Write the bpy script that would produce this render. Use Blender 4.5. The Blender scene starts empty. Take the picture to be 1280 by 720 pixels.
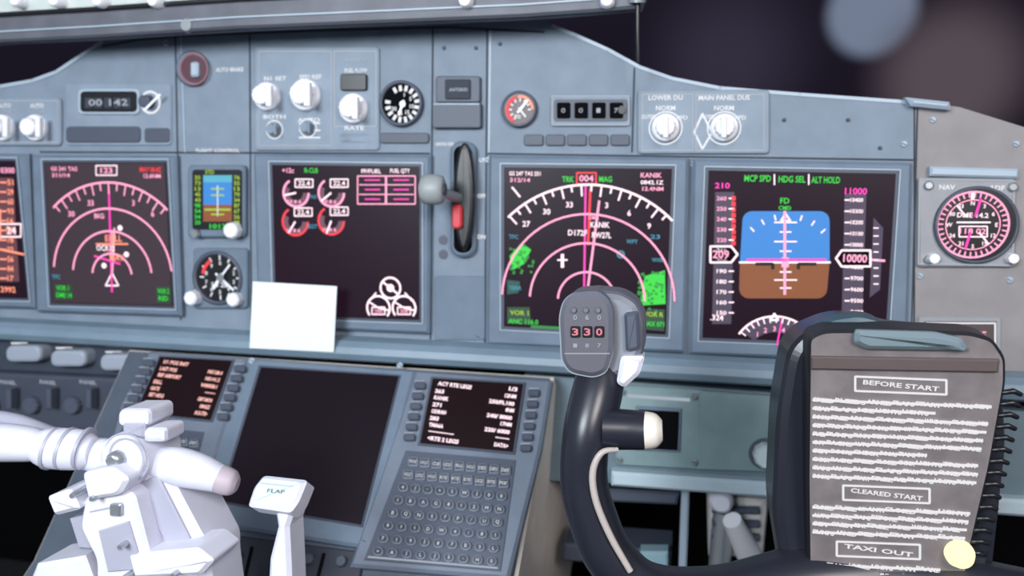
import bpy, bmesh, math, random
from mathutils import Vector as V, Matrix
random.seed(7)
F=1000.0
# ---------- survey of the cockpit: camera pose relative to the main instrument panel -------------
R=V((4900,191,-1000)).normalized()
D=V((-147,9000,1000)); D=(D-R*D.dot(R)).normalized()
I=R.cross(D)
T=math.radians(13)
UX=V((1,0,0)); DN=V((0,-math.sin(T),-math.cos(T))); INN=V((0,math.cos(T),-math.sin(T)))
def c2w(a):
    a=V(a); return UX*a.dot(R)+DN*a.dot(D)+INN*a.dot(I)
P0=V((0,0,0.95)); FWD=c2w((0,0,1)); CAM=P0-FWD*0.86
def ray(px,py): return c2w(((px-640)/F,(py-360)/F,1.0))
def W(px,py,z): return CAM+ray(px,py)*z
class Plane:
    def __init__(s,o,n,u): s.o=V(o); s.n=V(n).normalized(); s.u=(V(u)-s.n*V(u).dot(s.n)).normalized(); s.v=s.n.cross(s.u)
    def hit(s,px,py,h=0.0):
        d=ray(px,py); t=(s.o+s.n*h-CAM).dot(s.n)/d.dot(s.n); return CAM+d*t
    def sc(s,px,py,h=0.0):
        return (s.hit(px,py,h)-CAM).dot(FWD)/F
M=Plane(P0,-INN,UX)
b=math.radians(37)
PED=Plane(M.hit(450,447,0.02), -INN*math.cos(b)-DN*math.sin(b), UX)
YK=Plane(P0-INN*0.30,-INN,UX)
# ---------- materials -------------
def lin(c):
    c=c/255.0
    return c/12.92 if c<=0.04045 else ((c+0.055)/1.055)**2.4
MATS={}
def mat(name,rgb,rough=0.6,metal=0.0,emit=0.0,noise=0.0,spec=0.5,nscale=40,glow=None):
    if name in MATS: return MATS[name]
    m=bpy.data.materials.new(name); m.use_nodes=True
    nt=m.node_tree; bs=nt.nodes['Principled BSDF']
    col=(lin(rgb[0]),lin(rgb[1]),lin(rgb[2]),1)
    bs.inputs['Roughness'].default_value=rough; bs.inputs['Metallic'].default_value=metal
    bs.inputs['Specular IOR Level'].default_value=spec
    if emit>0:
        bs.inputs['Base Color'].default_value=(0.01,0.01,0.01,1)
        bs.inputs['Emission Color'].default_value=col; bs.inputs['Emission Strength'].default_value=emit
    else:
        bs.inputs['Base Color'].default_value=col
        if glow:
            bs.inputs['Emission Color'].default_value=(lin(glow[0]),lin(glow[1]),lin(glow[2]),1); bs.inputs['Emission Strength'].default_value=1.0
    if noise>0:
        tc=nt.nodes.new('ShaderNodeTexCoord'); n=nt.nodes.new('ShaderNodeTexNoise')
        n.inputs['Scale'].default_value=nscale; n.inputs['Detail'].default_value=4
        nt.links.new(tc.outputs['Object'],n.inputs['Vector'])
        cr=nt.nodes.new('ShaderNodeValToRGB')
        cr.color_ramp.elements[0].position=0.3; cr.color_ramp.elements[1].position=0.7
        cr.color_ramp.elements[0].color=(col[0]*(1-noise),col[1]*(1-noise),col[2]*(1-noise),1)
        cr.color_ramp.elements[1].color=(min(1,col[0]*(1+noise)),min(1,col[1]*(1+noise)),min(1,col[2]*(1+noise)),1)
        nt.links.new(n.outputs['Fac'],cr.inputs['Fac']); nt.links.new(cr.outputs['Color'],bs.inputs['Base Color'])
        bp=nt.nodes.new('ShaderNodeBump'); bp.inputs['Strength'].default_value=0.08
        nt.links.new(n.outputs['Fac'],bp.inputs['Height']); nt.links.new(bp.outputs['Normal'],bs.inputs['Normal'])
    MATS[name]=m; return m
PANEL=mat('panel_grey_paint',(122,135,150),0.6,noise=0.08,spec=.3)
PANELW=mat('panel_warm_grey_paint',(140,136,137),0.6,noise=0.08,spec=.3)
BEZ=mat('bezel_grey',(104,119,136),0.55,noise=0.08,spec=.35)
BEZG=mat('bezel_light_grey',(146,147,152),0.5,noise=0.08)
BEZL=mat('bezel_edge_light',(165,180,195),0.45)
SUB=mat('subpanel_grey',(130,143,158),0.55,noise=0.08,spec=.3)
SEAM=mat('seam_dark',(52,58,70),0.8)
DARK=mat('dark_plate',(72,79,94),0.5)
BLK=mat('black_plastic',(20,21,26),0.35)
BLKM=mat('matt_black',(9,9,13),0.9,spec=0.1)
SCR=mat('screen_glass',(10,6,10),0.35,spec=0.15,glow=(33,16,32))
SCR2=mat('screen_glass_off',(12,8,12),0.35,spec=0.2,glow=(20,11,21))
WHT=mat('white_knob',(238,238,244),0.35)
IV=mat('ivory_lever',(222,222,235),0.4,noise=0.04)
PAPER=mat('note_paper',(232,243,239),0.8)
RIDGE=mat('ridge_grey',(114,134,150),0.45,noise=0.06)
LBL=mat('label_white',(235,238,245),0.5,emit=1.0)
LBLd=mat('label_dim',(185,195,210),0.5,emit=0.75)
eW=mat('glow_white',(255,228,238),emit=1.4)
ePK=mat('glow_pink',(255,165,200),emit=1.3)
eMG=mat('glow_magenta',(245,50,175),emit=1.4)
eRD=mat('glow_red',(245,45,60),emit=1.2)
eOR=mat('glow_orange',(255,150,120),emit=1.3)
eGR=mat('glow_green',(40,215,55),emit=1.1)
eGD=mat('glow_dark_green',(20,160,50),emit=0.9)
eYG=mat('glow_yellowgreen',(170,205,50),emit=1.0)
eCY=mat('glow_cyan',(60,160,190),emit=0.9)
eSKY=mat('glow_sky',(45,135,220),emit=1.05)
eBRN=mat('glow_ground',(150,80,25),emit=0.9)
eGY=mat('glow_tape',(74,60,88),emit=0.9)
METAL=mat('brushed_metal',(180,185,190),0.3,metal=0.7)
# ---------- mesh batching -------------
TC={}
def glyphs(s,bold=0.0):
    k=(s,bold)
    if k in TC: return TC[k]
    cu=bpy.data.curves.new('t','FONT'); cu.body=s; cu.align_x='CENTER'; cu.align_y='CENTER'; cu.resolution_u=2; cu.offset=bold
    ob=bpy.data.objects.new('t',cu); bpy.context.scene.collection.objects.link(ob)
    bpy.context.view_layer.update()
    me=ob.to_mesh()
    vs=[tuple(v.co[:2]) for v in me.vertices]; fs=[tuple(p.vertices) for p in me.polygons]
    ob.to_mesh_clear(); bpy.data.objects.remove(ob); bpy.data.curves.remove(cu)
    TC[k]=(vs,fs); return TC[k]
def rr(x0,y0,x1,y1,r=6,n=4):
    out=[]
    for cx,cy,a in ((x1-r,y0+r,-90),(x1-r,y1-r,0),(x0+r,y1-r,90),(x0+r,y0+r,180)):
        for i in range(n+1):
            t=math.radians(a+90*i/n); out.append((cx+r*math.cos(t),cy+r*math.sin(t)))
    return out
def bil(q,s,t):
    a=V(q[0])*(1-s)+V(q[1])*s; c=V(q[3])*(1-s)+V(q[2])*s
    p=a*(1-t)+c*t; return (p[0],p[1])
def rpoly(pts,r,n=4):
    # round the corners of a polygon
    out=[]; N=len(pts)
    for i in range(N):
        p=V(pts[i]); a=V(pts[i-1])-p; c=V(pts[(i+1)%N])-p
        ra=min(r,a.length*.45); rc=min(r,c.length*.45)
        A=p+a.normalized()*ra; C=p+c.normalized()*rc
        for k in range(n+1):
            t=k/n; q=A*(1-t)**2+p*2*t*(1-t)+C*t*t; out.append((q[0],q[1]))
    return out
class Batch:
    def __init__(s,name,pl=M,h=0.0):
        s.name=name; s.pl=pl; s.h=h; s.v=[]; s.f=[]; s.m=[]; s.sm=[]; s.mats=[]
    def mi(s,m):
        if m not in s.mats: s.mats.append(m)
        return s.mats.index(m)
    def add(s,vs,fs,m,smooth=False):
        o=len(s.v); s.v+= [V(x) for x in vs]; k=s.mi(m)
        for f in fs: s.f.append([i+o for i in f]); s.m.append(k); s.sm.append(smooth)
    def poly(s,pts,m,h=0.0):
        s.add([s.pl.hit(x,y,s.h+h) for x,y in pts],[list(range(len(pts)))],m)
    def prism(s,pts,h0,h1,m,ch=0.0,topm=None,top=None):
        n=s.pl.n; top=top or [s.pl.hit(x,y,s.h+h1) for x,y in pts]; N=len(top)
        bot=[p-n*(h1-h0) for p in top]
        side=[[i,(i+1)%N,N+(i+1)%N,N+i] for i in range(N)]
        if ch>0:
            ar=V((0,0,0))
            for i in range(N): ar+=(top[i]-top[0]).cross(top[(i+1)%N]-top[0])
            sg=1 if ar.dot(n)>0 else -1
            def inset(c):
                r=[]
                for i in range(N):
                    e1=(top[i]-top[i-1]); e2=(top[(i+1)%N]-top[i])
                    n1=n.cross(e1).normalized()*sg; n2=n.cross(e2).normalized()*sg
                    mm=(n1+n2); mm=mm/max(0.5,mm.length_squared)*2*c if mm.length>1e-6 else V((0,0,0))
                    r.append(top[i]+mm)
                return r
            out=[p-n*ch for p in top]
            if ch>=0.0035:
                mid=[p-n*ch*0.3 for p in inset(ch*0.3)]; ins=inset(ch)
                vs=bot+out+mid+ins
                fs=side+[[k*N+i,k*N+(i+1)%N,(k+1)*N+(i+1)%N,(k+1)*N+i] for k in (1,2) for i in range(N)]
            else:
                ins=inset(ch); vs=bot+out+ins
                fs=side+[[N+i,N+(i+1)%N,2*N+(i+1)%N,2*N+i] for i in range(N)]
            s.add(vs,fs,m); s.add(ins,[list(range(N))],topm or m); s.add(bot,[list(range(N))],m)
        else:
            s.add(bot+top,side,m); s.add(top,[list(range(N))],topm or m); s.add(bot,[list(range(N))],m)
    def box(s,x0,y0,x1,y1,h0,h1,m,ch=0.0,r=0,topm=None):
        s.prism(rr(x0,y0,x1,y1,r) if r else [(x0,y0),(x1,y0),(x1,y1),(x0,y1)],h0,h1,m,ch,topm)
    def line(s,pts,w,m,h=0.0005,closed=False):
        P=[s.pl.hit(x,y,s.h+h) for x,y in pts]; k=s.pl.sc(*pts[0],s.h+h)*w/2
        N=len(P); idx=range(N if closed else N-1)
        for i in idx:
            a,c=P[i],P[(i+1)%N]; d=(c-a)
            if d.length<1e-7: continue
            d.normalize(); q=s.pl.n.cross(d)*k
            e=d*k*0.3
            s.add([a-q-e,c-q+e,c+q+e,a+q-e],[[0,1,2,3]],m)
    def rect(s,x0,y0,x1,y1,w,m,h=0.0005): s.line([(x0,y0),(x1,y0),(x1,y1),(x0,y1)],w,m,h,True)
    def arc(s,cx,cy,r,a0,a1,w,m,h=0.0006,n=32):
        c=s.pl.hit(cx,cy,s.h+h); k=s.pl.sc(cx,cy,s.h+h); vs=[];fs=[]
        for i in range(n+1):
            a=math.radians(a0+(a1-a0)*i/n); d=s.pl.u*math.sin(a)+s.pl.v*math.cos(a)
            vs+=[c+d*(r-w/2)*k,c+d*(r+w/2)*k]
            if i: fs.append([2*i-2,2*i-1,2*i+1,2*i])
        s.add(vs,fs,m)
    def ring(s,cx,cy,r,w,m,h=0.0006): s.arc(cx,cy,r,0,360,w,m,h,36)
    def disc(s,cx,cy,r,m,h=0.0005,n=28):
        c=s.pl.hit(cx,cy,s.h+h); k=s.pl.sc(cx,cy,s.h+h)*r
        s.add([c+(s.pl.u*math.cos(t)+s.pl.v*math.sin(t))*k for t in [2*math.pi*i/n for i in range(n)]],[list(range(n))],m)
    def tick(s,cx,cy,r0,r1,a,w,m,h=0.0007):
        c=s.pl.hit(cx,cy,s.h+h); k=s.pl.sc(cx,cy,s.h+h); a=math.radians(a)
        d=s.pl.u*math.sin(a)+s.pl.v*math.cos(a); q=s.pl.n.cross(d)*w/2*k
        A=c+d*r0*k; B=c+d*r1*k
        s.add([A-q,B-q,B+q,A+q],[[0,1,2,3]],m)
    def text(s,t,cx,cy,hp,m,w=None,h=0.0008,bold=0.02,rot=0):
        vs,fs=glyphs(t,bold)
        if not vs: return
        c=s.pl.hit(cx,cy,s.h+h); k=s.pl.sc(cx,cy,s.h+h)
        sx=sy=hp*k/0.72
        if w:
            ww=max(v[0] for v in vs)-min(v[0] for v in vs); sx=w*k/ww
        mx=(max(v[0] for v in vs)+min(v[0] for v in vs))/2; my=(max(v[1] for v in vs)+min(v[1] for v in vs))/2
        cr,sr=math.cos(rot),math.sin(rot)
        o=[]
        for x,y in vs:
            x=(x-mx)*sx; y=(y-my)*sy; x,y=x*cr-y*sr,x*sr+y*cr
            o.append(c+s.pl.u*x+s.pl.v*y)
        s.add(o,fs,m)
    def lathe(s,cx,cy,prof,m,n=28,flute=0,capm=None):
        c=s.pl.hit(cx,cy,s.h); k=s.pl.sc(cx,cy,s.h); vs=[];fs=[]
        for j,(r,hh) in enumerate(prof):
            for i in range(n):
                t=2*math.pi*i/n; q=r*k*(1-(flute if i%2 else 0))
                vs.append(c+(s.pl.u*math.cos(t)+s.pl.v*math.sin(t))*q+s.pl.n*hh)
        for j in range(len(prof)-1):
            for i in range(n): fs.append([j*n+i,j*n+(i+1)%n,(j+1)*n+(i+1)%n,(j+1)*n+i])
        s.add(vs,fs,m,flute==0)
        s.add(vs[-n:],[list(range(n))],capm or m)
    def knob(s,cx,cy,r,m=WHT,hh=0.016,skirt=None):
        s.lathe(cx,cy,[(r*1.15,0.0),(r*1.15,hh*0.25),(r*1.05,hh*0.32)],skirt or m)
        s.lathe(cx,cy,[(r*0.86,hh*0.3),(r*0.80,hh*0.92),(r*0.70,hh)],m,24,0.07)
        kk=r*0.22
        s.prism([(cx-kk,cy-r*0.95),(cx+kk,cy-r*0.95),(cx+kk,cy+r*0.8),(cx-kk,cy+r*0.8)],hh*0.9,hh*1.25,m,0.001)
    def screw(s,cx,cy,r=4,m=None):
        m=m or BEZL
        s.lathe(cx,cy,[(r,0),(r,0.0012),(r*0.7,0.0018)],m,14)
        s.line([(cx-r*0.6,cy-r*0.3),(cx+r*0.6,cy+r*0.3)],1,SEAM,0.0022)
    def tube(s,P,rad,m,n=20,cap=True,flat=1.0):
        P=[V(p) for p in P]; N=len(P); vs=[];fs=[]; ref=None
        for j in range(N):
            d=(P[min(N-1,j+1)]-P[max(0,j-1)]).normalized()
            if ref is None:
                ref=V((0,0,1)) if abs(d.z)<0.8 else V((0,1,0))
            a=(ref-d*ref.dot(d)).normalized(); c=d.cross(a); ref=a
            for i in range(n):
                t=2*math.pi*i/n; vs.append(P[j]+(a*math.cos(t)*flat+c*math.sin(t))*rad[j])
        for j in range(N-1):
            for i in range(n): fs.append([j*n+i,j*n+(i+1)%n,(j+1)*n+(i+1)%n,(j+1)*n+i])
        s.add(vs,fs,m,True)
        if cap: s.add(vs[:n],[list(range(n))],m); s.add(vs[-n:],[list(range(n))],m)
    def done(s):
        c=sum(s.v,V((0,0,0)))/len(s.v)
        me=bpy.data.meshes.new(s.name)
        me.from_pydata([v-c for v in s.v],[],s.f)
        for m in s.mats: me.materials.append(m)
        for p,k,sm in zip(me.polygons,s.m,s.sm): p.material_index=k; p.use_smooth=sm
        bm=bmesh.new(); bm.from_mesh(me); bmesh.ops.recalc_face_normals(bm,faces=bm.faces)
        bm.to_mesh(me); bm.free()
        ob=bpy.data.objects.new(s.name,me); ob.location=c
        bpy.context.scene.collection.objects.link(ob)
        return ob
def spline(pts,n=6):
    out=[]; P=[pts[0]]+list(pts)+[pts[-1]]
    for i in range(1,len(P)-2):
        for k in range(n):
            t=k/n; q=[]
            for a,b_,c,d in zip(P[i-1],P[i],P[i+1],P[i+2]):
                q.append(0.5*((2*b_)+(-a+c)*t+(2*a-5*b_+4*c-d)*t*t+(-a+3*b_-3*c+d)*t**3))
            out.append(q)
    out.append(list(pts[-1])); return out
# =====================================================================================
# MAIN INSTRUMENT PANEL
B=Batch('instrument_panel')
topL=[(-220,112),(-60,112),(0,108),(40,101),(70,90),(100,70),(128,52),(150,30)]
topR=[(670,14),(690,32),(720,44),(760,62),(800,84),(840,98),(900,110),(1000,118),(1142,128)]
B.prism(topL+topR+[(1142,468),(-220,402)],-0.03,0,PANEL)
B.prism([(1144,126),(1200,134),(1290,162),(1400,190),(1520,215),(1520,500),(1144,470)],-0.03,0.0,PANELW)
B.line(topL[1:7],4,BEZL,0.001); B.line(topR[1:],4,BEZL,0.001)
B.line([(128,58),(170,50),(230,45),(400,38),(560,34),(680,40)],2.4,SEAM,0.0006)
for pts in ([(219,46),(226,400)],[(312,44),(314,402)],[(541,36),(538,425)],[(609,36),(606,432)],[(793,85),(790,190)],[(1147,130),(1138,470)],[(50,190),(537,192)],[(610,192),(1142,200)]):
    B.line(pts,2.2,SEAM,0.0006)
B.line([(226,46),(231,190)],1.5,BEZL,0.0007); B.line([(613,38),(611,190)],2,BEZL,0.0007)
B.prism([(1132,121),(1188,127),(1190,137),(1140,132)],0,0.012,BEZL,0.003)
B.box(-60,122,76,182,0,0.004,SUB,0.001,5); B.rect(-50,126,72,178,1.5,LBLd,0.0045)
for x in (5,46):
    B.pl=Plane(M.o+M.n*0.004,M.n,M.u); B.knob(x,160,14); B.text('AUTO',x,132,5,LBL,20); B.text('NORM',x,140,4,LBLd,22); B.pl=M
B.box(82,104,214,182,0,0.002,SUB,0.001,5)
B.box(97,111,174,143,0.002,0.005,BEZL,0.001,6); B.box(100,114,171,140,0.002,0.0055,BLK,0.0005,5)
for i in range(5): B.box(106+i*12,122,115+i*12,135,0.005,0.006,SEAM)
B.text('00 142',135,128,8,LBLd,56,0.0068)
B.ring(188,128,13,3,LBL,0.003); B.lathe(188,128,[(9,0.002),(8,0.012),(6,0.013)],DARK,20,0.08); B.line([(180,138),(200,118)],3,WHT,0.0135)
B.box(82,158,175,178,0,0.004,DARK,0.0008,5)
B.box(180,160,212,178,0,0.003,DARK,0.0008,4)
B.lathe(242,86,[(22,0),(22,0.004),(19,0.006)],BEZ,30); B.disc(242,86,17,mat('gauge_maroon',(84,50,62),0.4),0.0065); B.box(237,77,247,96,0.006,0.012,BEZL,0.002,3); B.ring(242,86,19,2,mat('dull_pink',(200,130,150),emit=.6),0.007)
B.text('AUTO BRAKE',287,87,5,LBL,38); B.text('FLIGHT CONTROL',272,188,4,LBL,60)
B.box(318,58,474,188,0,0.003,SUB,0.001,5); B.rect(324,64,414,182,1.5,LBLd,0.0035); B.rect(418,64,470,158,1.5,LBLd,0.0035)
pl2=Plane(M.o+M.n*0.003,M.n,M.u)
B.pl=pl2
for x,y,r in ((335,121,15),(383,119,17),(443,136,16)): B.knob(x,y,r,WHT,0.018)
for x,y,t in ((344,98,'N1 SET'),(388,96,'SPD REF'),(445,88,'FUEL FLOW'),(343,146,'BOTH'),(386,150,'AUTO')): B.text(t,x,y,5,LBL,30)
for x,y in ((343,162),(385,160)): B.knob(x,y,8,SUB,0.01); B.ring(x,y,11,1.6,LBL)
for k in range(3): B.line([(374,154+k*9),(400,154+k*9)],2,LBL)
B.box(425,92,458,113,0,0.004,BLK,0.001,3)
B.text('RATE',443,160,5,LBL,26); B.text('RESET',445,75,4,LBLd,26)
B.pl=M
B.box(424,166,470,179,0,0.003,DARK,0.0008,4); B.box(474,166,536,179,0,0.003,DARK,0.0008,4)
B.box(545,95,600,128,0,0.006,DARK,0.001,3); B.box(540,128,601,160,0,0.008,DARK,0.001,3); B.box(556,99,588,124,0.006,0.008,SEAM,0.001,2)
B.text('ANTISKID',573,112,4,LBLd,24,0.009); B.line([(542,130),(599,130)],1.5,BEZL,0.009)
B.box(688,118,788,158,0,0.003,SUB,0.001,6); B.rect(690,120,786,156,1.5,LBLd,0.0035)
B.box(692,124,785,152,0.001,0.0034,DARK,0.0005,4)
for i in range(4): 
    B.box(696+i*22,128,713+i*22,148,0.003,0.0045,BLKM,0.0005,2)
    B.text('0017'[i],704+i*22,138,6,LBLd,5,0.0055,0.0)
B.lathe(778,138,[(5,0.003),(5,0.006)],BLK,12)
for i in range(5): B.box(655+i*27,168,679+i*27,182,0,0.003,DARK,0.0008,3)
B.box(797,112,962,192,0,0.004,SUB,0.001,5); B.pl=Plane(M.o+M.n*0.004,M.n,M.u)
B.rect(803,118,866,188,1.4,LBLd); B.rect(870,118,955,188,1.4,LBLd)
for x in (832,905):
    B.knob(x,160,15,WHT,0.018); B.text('MAIN PANEL DUS' if x>900 else 'LOWER DU',x,122,6,LBL,62 if x>900 else 42)
    B.text('NORM',x,135,6,LBL,24); B.text('OUTBD',x-21,146,5,LBL,18); B.text('PFD',x+21,147,5,LBL,13)
    B.ring(x,160,20,1.8,LBL)
B.line([(868,165),(878,142),(890,166),(878,186)],2.5,LBL,closed=True)
B.pl=M
for x,y in ((56,384),(199,384),(322,198),(536,200),(597,421),(622,421),(872,435),(1120,442),(1130,180),(208,54),(330,392),(1166,150),(1270,180),(1150,345),(1262,350),(610,200),(866,205)): B.screw(x,y,4)
for x,y in ((555,60),(595,60),(625,55),(980,150),(1060,150),(1100,185)): B.screw(x,y,2.5,DARK)
B.box(543,345,606,425,0,0.002,BEZ,0.0006,3)
for i,y in enumerate((352,361,370,379,388,397,406,415)):
    B.text(['LIMIT','EXT 320','270 .82M','FLAPS','1-230K','5-250K','15-200K','40-162K'][i],565+(i%2)*5,y,6,LBL,36,bold=.04)
    if i%2: B.rect(584,y-4,600,y+4,1.4,LBL)
B.box(1148,396,1252,440,0,0.003,BEZG,0.001,3); B.box(1156,402,1246,432,0.003,0.0045,mat('brown_plate',(78,66,66),0.6),0.0005); B.rect(1158,404,1244,431,2,LBL,0.005); B.text('NX 738 GS',1200,417,8,ePK,60,0.0055)
panel=B.done()
# ---------- displays
def display(name,quad,outer,off=False):
    b_=Batch(name)
    b_.prism(outer,0,0.010,BEZ,0.003)
    cx=sum(p[0] for p in quad)/4; cy=sum(p[1] for p in quad)/4
    g=[(cx+(p[0]-cx)*1.045,cy+(p[1]-cy)*1.045) for p in quad]
    b_.prism(g,0.009,0.0115,DARK,0.0012); b_.prism(quad,0.009,0.0125,SCR2 if off else SCR)
    b_.line(g,1.4,BEZL,0.0118,True)
    b_.h=0.0127
    return b_
q=[(55,203),(207,203),(216,383),(64,379)]
b_=display('navigation_display',q,[(38,193),(219,194),(226,396),(44,390)])
hz=mat('glow_maroon',(46,20,38),emit=1.0)
b_.poly([(56,204),(206,204),(215,382),(65,378)],hz,0.00005)
cx,cy=140,345
for r in (28,56,84): b_.arc(cx,cy,r,-84,84,2.4,ePK)
b_.arc(cx,cy,116,-44,44,2.6,ePK)
for a in range(-42,44,6): b_.tick(cx,cy,106 if a%12 else 102,116,a,1.8,ePK)
for i,a in enumerate((-36,-18,18,36)): b_.text(['30','33','3','6'][i],cx+96*math.sin(math.radians(a))*0.9,cy-96*math.cos(math.radians(a)),7,ePK)
b_.line([(cx,cy+20),(cx-4,cy-110)],2.4,eMG); b_.line([(cx,cy),(cx+3,cy-60)],2.4,ePK)
b_.line([(cx-8,cy+12),(cx,cy-4),(cx+8,cy+12)],2,eW,closed=True)
b_.text('EGLL',142,298,8,eOR,24); b_.text('OCK12',132,310,7,eW,26); b_.text('MAY',146,322,8,eOR,20); b_.text('BIG',124,270,6,ePK,14)
b_.line([(120,305),(160,305)],2,eOR); b_.line([(118,320),(150,330)],2.4,eMG); b_.line([(140,290),(140,330)],3,eOR)
for x,y in ((150,285),(130,332),(158,318)): b_.disc(x,y,3.5,eW)
b_.text('GS 241 TAS',80,211,5,ePK,38); b_.text('311/14',76,219,5,ePK,26); b_.rect(120,207,146,219,1.5,eW); b_.text('123',133,213,7,ePK,17); b_.text('MAY 08.4Z',188,212,6,eRD,30); b_.text('12.6NM',190,220,5,ePK,24)
gh=mat('glow_green_haze',(16,70,28),emit=.8)
b_.poly([(68,356),(90,356),(92,374),(69,374)],gh,0.0002); b_.poly([(195,358),(213,358),(214,378),(196,378)],gh,0.0002)
b_.text('VOR 1',78,360,6,eGR,18); b_.text('DME 14',80,369,6,eGR,22); b_.text('VOR 2',204,364,6,eGR,16); b_.text('RID',204,373,6,eGR,13)
b_.text('TFC',70,346,5,eCY,12)
b_.done()
b_=display('primary_flight_display',[(-118,200),(18,201),(34,373),(-108,370)],[(-135,190),(34,192),(42,386),(-125,382)])
b_.prism([(-90,245),(-14,245),(-12,300),(-90,300)],0,0.0003,eSKY); b_.prism([(-90,300),(-12,300),(-8,348),(-90,348)],0,0.0003,eBRN)
b_.prism([(-6,222),(16,222),(24,352),(-2,352)],0,0.0003,mat('glow_maroon2',(110,60,72),emit=.8))
for y in range(228,352,12): b_.line([(0,y),(8,y)],2,eOR); b_.text(str(random.randint(10,99)),13,y,7,eOR,9)
b_.rect(-4,280,26,296,2,eW); b_.text('24',14,288,9,eW,14); b_.line([(0,262),(0,300)],3,eOR); b_.line([(-8,310),(30,318)],2.5,eOR); b_.text('2992',10,362,7,eOR,22); b_.text('10300',8,213,7,ePK,24)
b_.done()
b_=display('engine_display',[(340,206),(524,208),(524,400),(345,394)],[(316,192),(538,194),(536,418),(322,408)])
for x,y in ((370,241),(414,241),(369,277),(414,276)):
    b_.arc(x,y,17,90,330,2.8,ePK if y<260 else eRD); b_.arc(x,y,13,90,300,7,mat('glow_gauge_fill',(130,75,98),emit=0.8),0.0004)
    b_.tick(x,y,0,17,230+random.randint(-30,30),2.4,eW); b_.rect(x-1,y-17,x+21,y-7,1.6,eW); b_.text('22.4',x+10,y-12,6,eW,16); b_.text('10 8 6',x-2,y+11,4,ePK,18)
b_.text('N1',392,246,5,eCY); b_.text('EGT',391,283,5,eCY); b_.text('+12c',360,213,6,ePK,16); b_.text('R-CLB',389,213,6,eGR,18)
b_.rect(447,220,482,255,1.6,ePK); b_.rect(483,220,519,255,1.6,ePK)
for y in (231,243): b_.line([(449,y),(517,y)],1.3,ePK)
b_.text('FF/FUEL',464,214,5,eW,26); b_.text('FUEL QTY',500,214,5,eW,26)
for y in (225,237,249): b_.line([(456,y),(475,y)],1.6,eMG); b_.line([(492,y),(511,y)],1.6,eMG)
for x in (473,505):
    b_.arc(x,385,15,-130,130,2.6,eW); b_.tick(x,385,0,14,-60,2,eW); b_.tick(x,385,0,14,100,2,eW); b_.rect(x-8,384,x+8,393,1.6,eW); b_.text('200',x,389,5,ePK,11)
b_.ring(488,360,13,2.6,eW); b_.line([(478,352),(498,368)],2.5,eW); b_.disc(488,360,5,eW)
b_.line([(470,366),(462,376)],2,eW); b_.line([(506,366),(515,376)],2,eW)
b_.done()
b_=display('navigation_display',[(630,209),(840,211),(832,418),(630,408)],[(611,194),(861,197),(856,441),(608,431)])
cx,cy=733,376
b_.poly([(806,345),(831,338),(832,380),(800,382),(803,362)],eGR,0.0002); b_.poly([(637,320),(652,304),(664,312),(655,330),(640,338)],eGR,0.0002); b_.poly([(634,350),(650,352),(648,366),(634,368)],mat('glow_teal',(20,90,80),emit=0.8),0.0002)
g2=mat('glow_green_haze2',(20,80,44),emit=.8)
b_.poly([(808,386),(831,387),(830,414),(806,412)],g2,0.0001); b_.poly([(634,384),(662,384),(664,406),(634,404)],g2,0.0001)
for _ in range(50): b_.disc(random.uniform(796,830),random.uniform(338,390),1.8,eGD,0.0003,6)
for _ in range(34): b_.disc(random.uniform(636,668),random.uniform(303,342),1.8,eGD,0.0003,6)
for r in (36,72,108): b_.arc(cx,cy,r,-88,88,2.5,ePK)
b_.arc(cx,cy,144,-45,45,2.8,eW)
for a in range(-44,46,5): b_.tick(cx,cy,136 if a%2 else 130,144,a,2.2,eW)
for i,a in enumerate((-38,-24,-10,12,26,40)): b_.text(['27','30','33','3','6','9'][i],cx+122*math.sin(math.radians(a)),cy-122*math.cos(math.radians(a)),7,eW)
b_.line([(cx-3,cy-2),(cx-1,cy-145)],2.4,eMG); b_.line([(cx,cy-2),(cx+16,cy-125)],2.8,ePK); b_.line([(cx+2,cy-70),(cx+5,cy-140)],3,eRD)
b_.line([(cx-7,cy+14),(cx,cy-2),(cx+7,cy+14)],2,eW,closed=True); b_.rect(721,216,745,230,2,eRD); b_.text('004',733,223,8,ePK,18)
b_.text('KANIK',750,281,7,eW,24); b_.text('D172F',722,291,7,eW,24); b_.text('RW27L',752,294,7,eW,24); b_.text('OMA',742,272,5,ePK,13)
b_.line([(703,318),(703,334)],4,eW); b_.line([(697,325),(709,325)],2,eW); b_.ring(776,318,4,2,eCY); b_.text('WPT',790,302,5,eCY,14)
b_.text('GS 247 TAS 251',656,217,5,eW,40); b_.text('312/14',650,225,5,ePK,26); b_.line([(640,234),(650,246)],2.4,eW); b_.text('TRK',710,224,7,eGR,15); b_.text('MAG',757,224,7,eGR,16)
b_.text('KANIK',814,219,6,ePK,26); b_.text('0842.1Z',815,228,5,eW,28); b_.text('12.4NM',816,236,5,ePK,26)
b_.text('TFC',642,296,5,eCY,12); b_.text('TERR',644,360,5,eCY,16); b_.text('23',819,296,5,eCY,12)
b_.text('VOR 1',649,391,6,eYG,24); b_.text('ANC 116.0',654,402,6,eGR,38)
b_.text('VOR R',817,393,6,eYG,24); b_.text('MAX 071',817,405,6,eGR,26); b_.line([(664,408),(700,410)],3,eGD)
b_.text('WXR',822,325,5,eCY,14)
b_.done()
b_=display('primary_flight_display',[(886,213),(1120,217),(1106,431),(878,422)],[(866,198),(1141,203),(1134,453),(862,443)])
b_.prism(rr(928,264,1037,331,12)[0:5]+[(1037,328),(925,328)]+rr(928,264,1037,331,12)[15:20],0,0.0002,eSKY)
lo=rr(924,300,1034,373,12); b_.prism([(925,328),(1037,328)]+lo[5:15],0,0.0002,eBRN)
b_.line([(924,328),(1038,328)],2.4,eW,0.0006)
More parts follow.
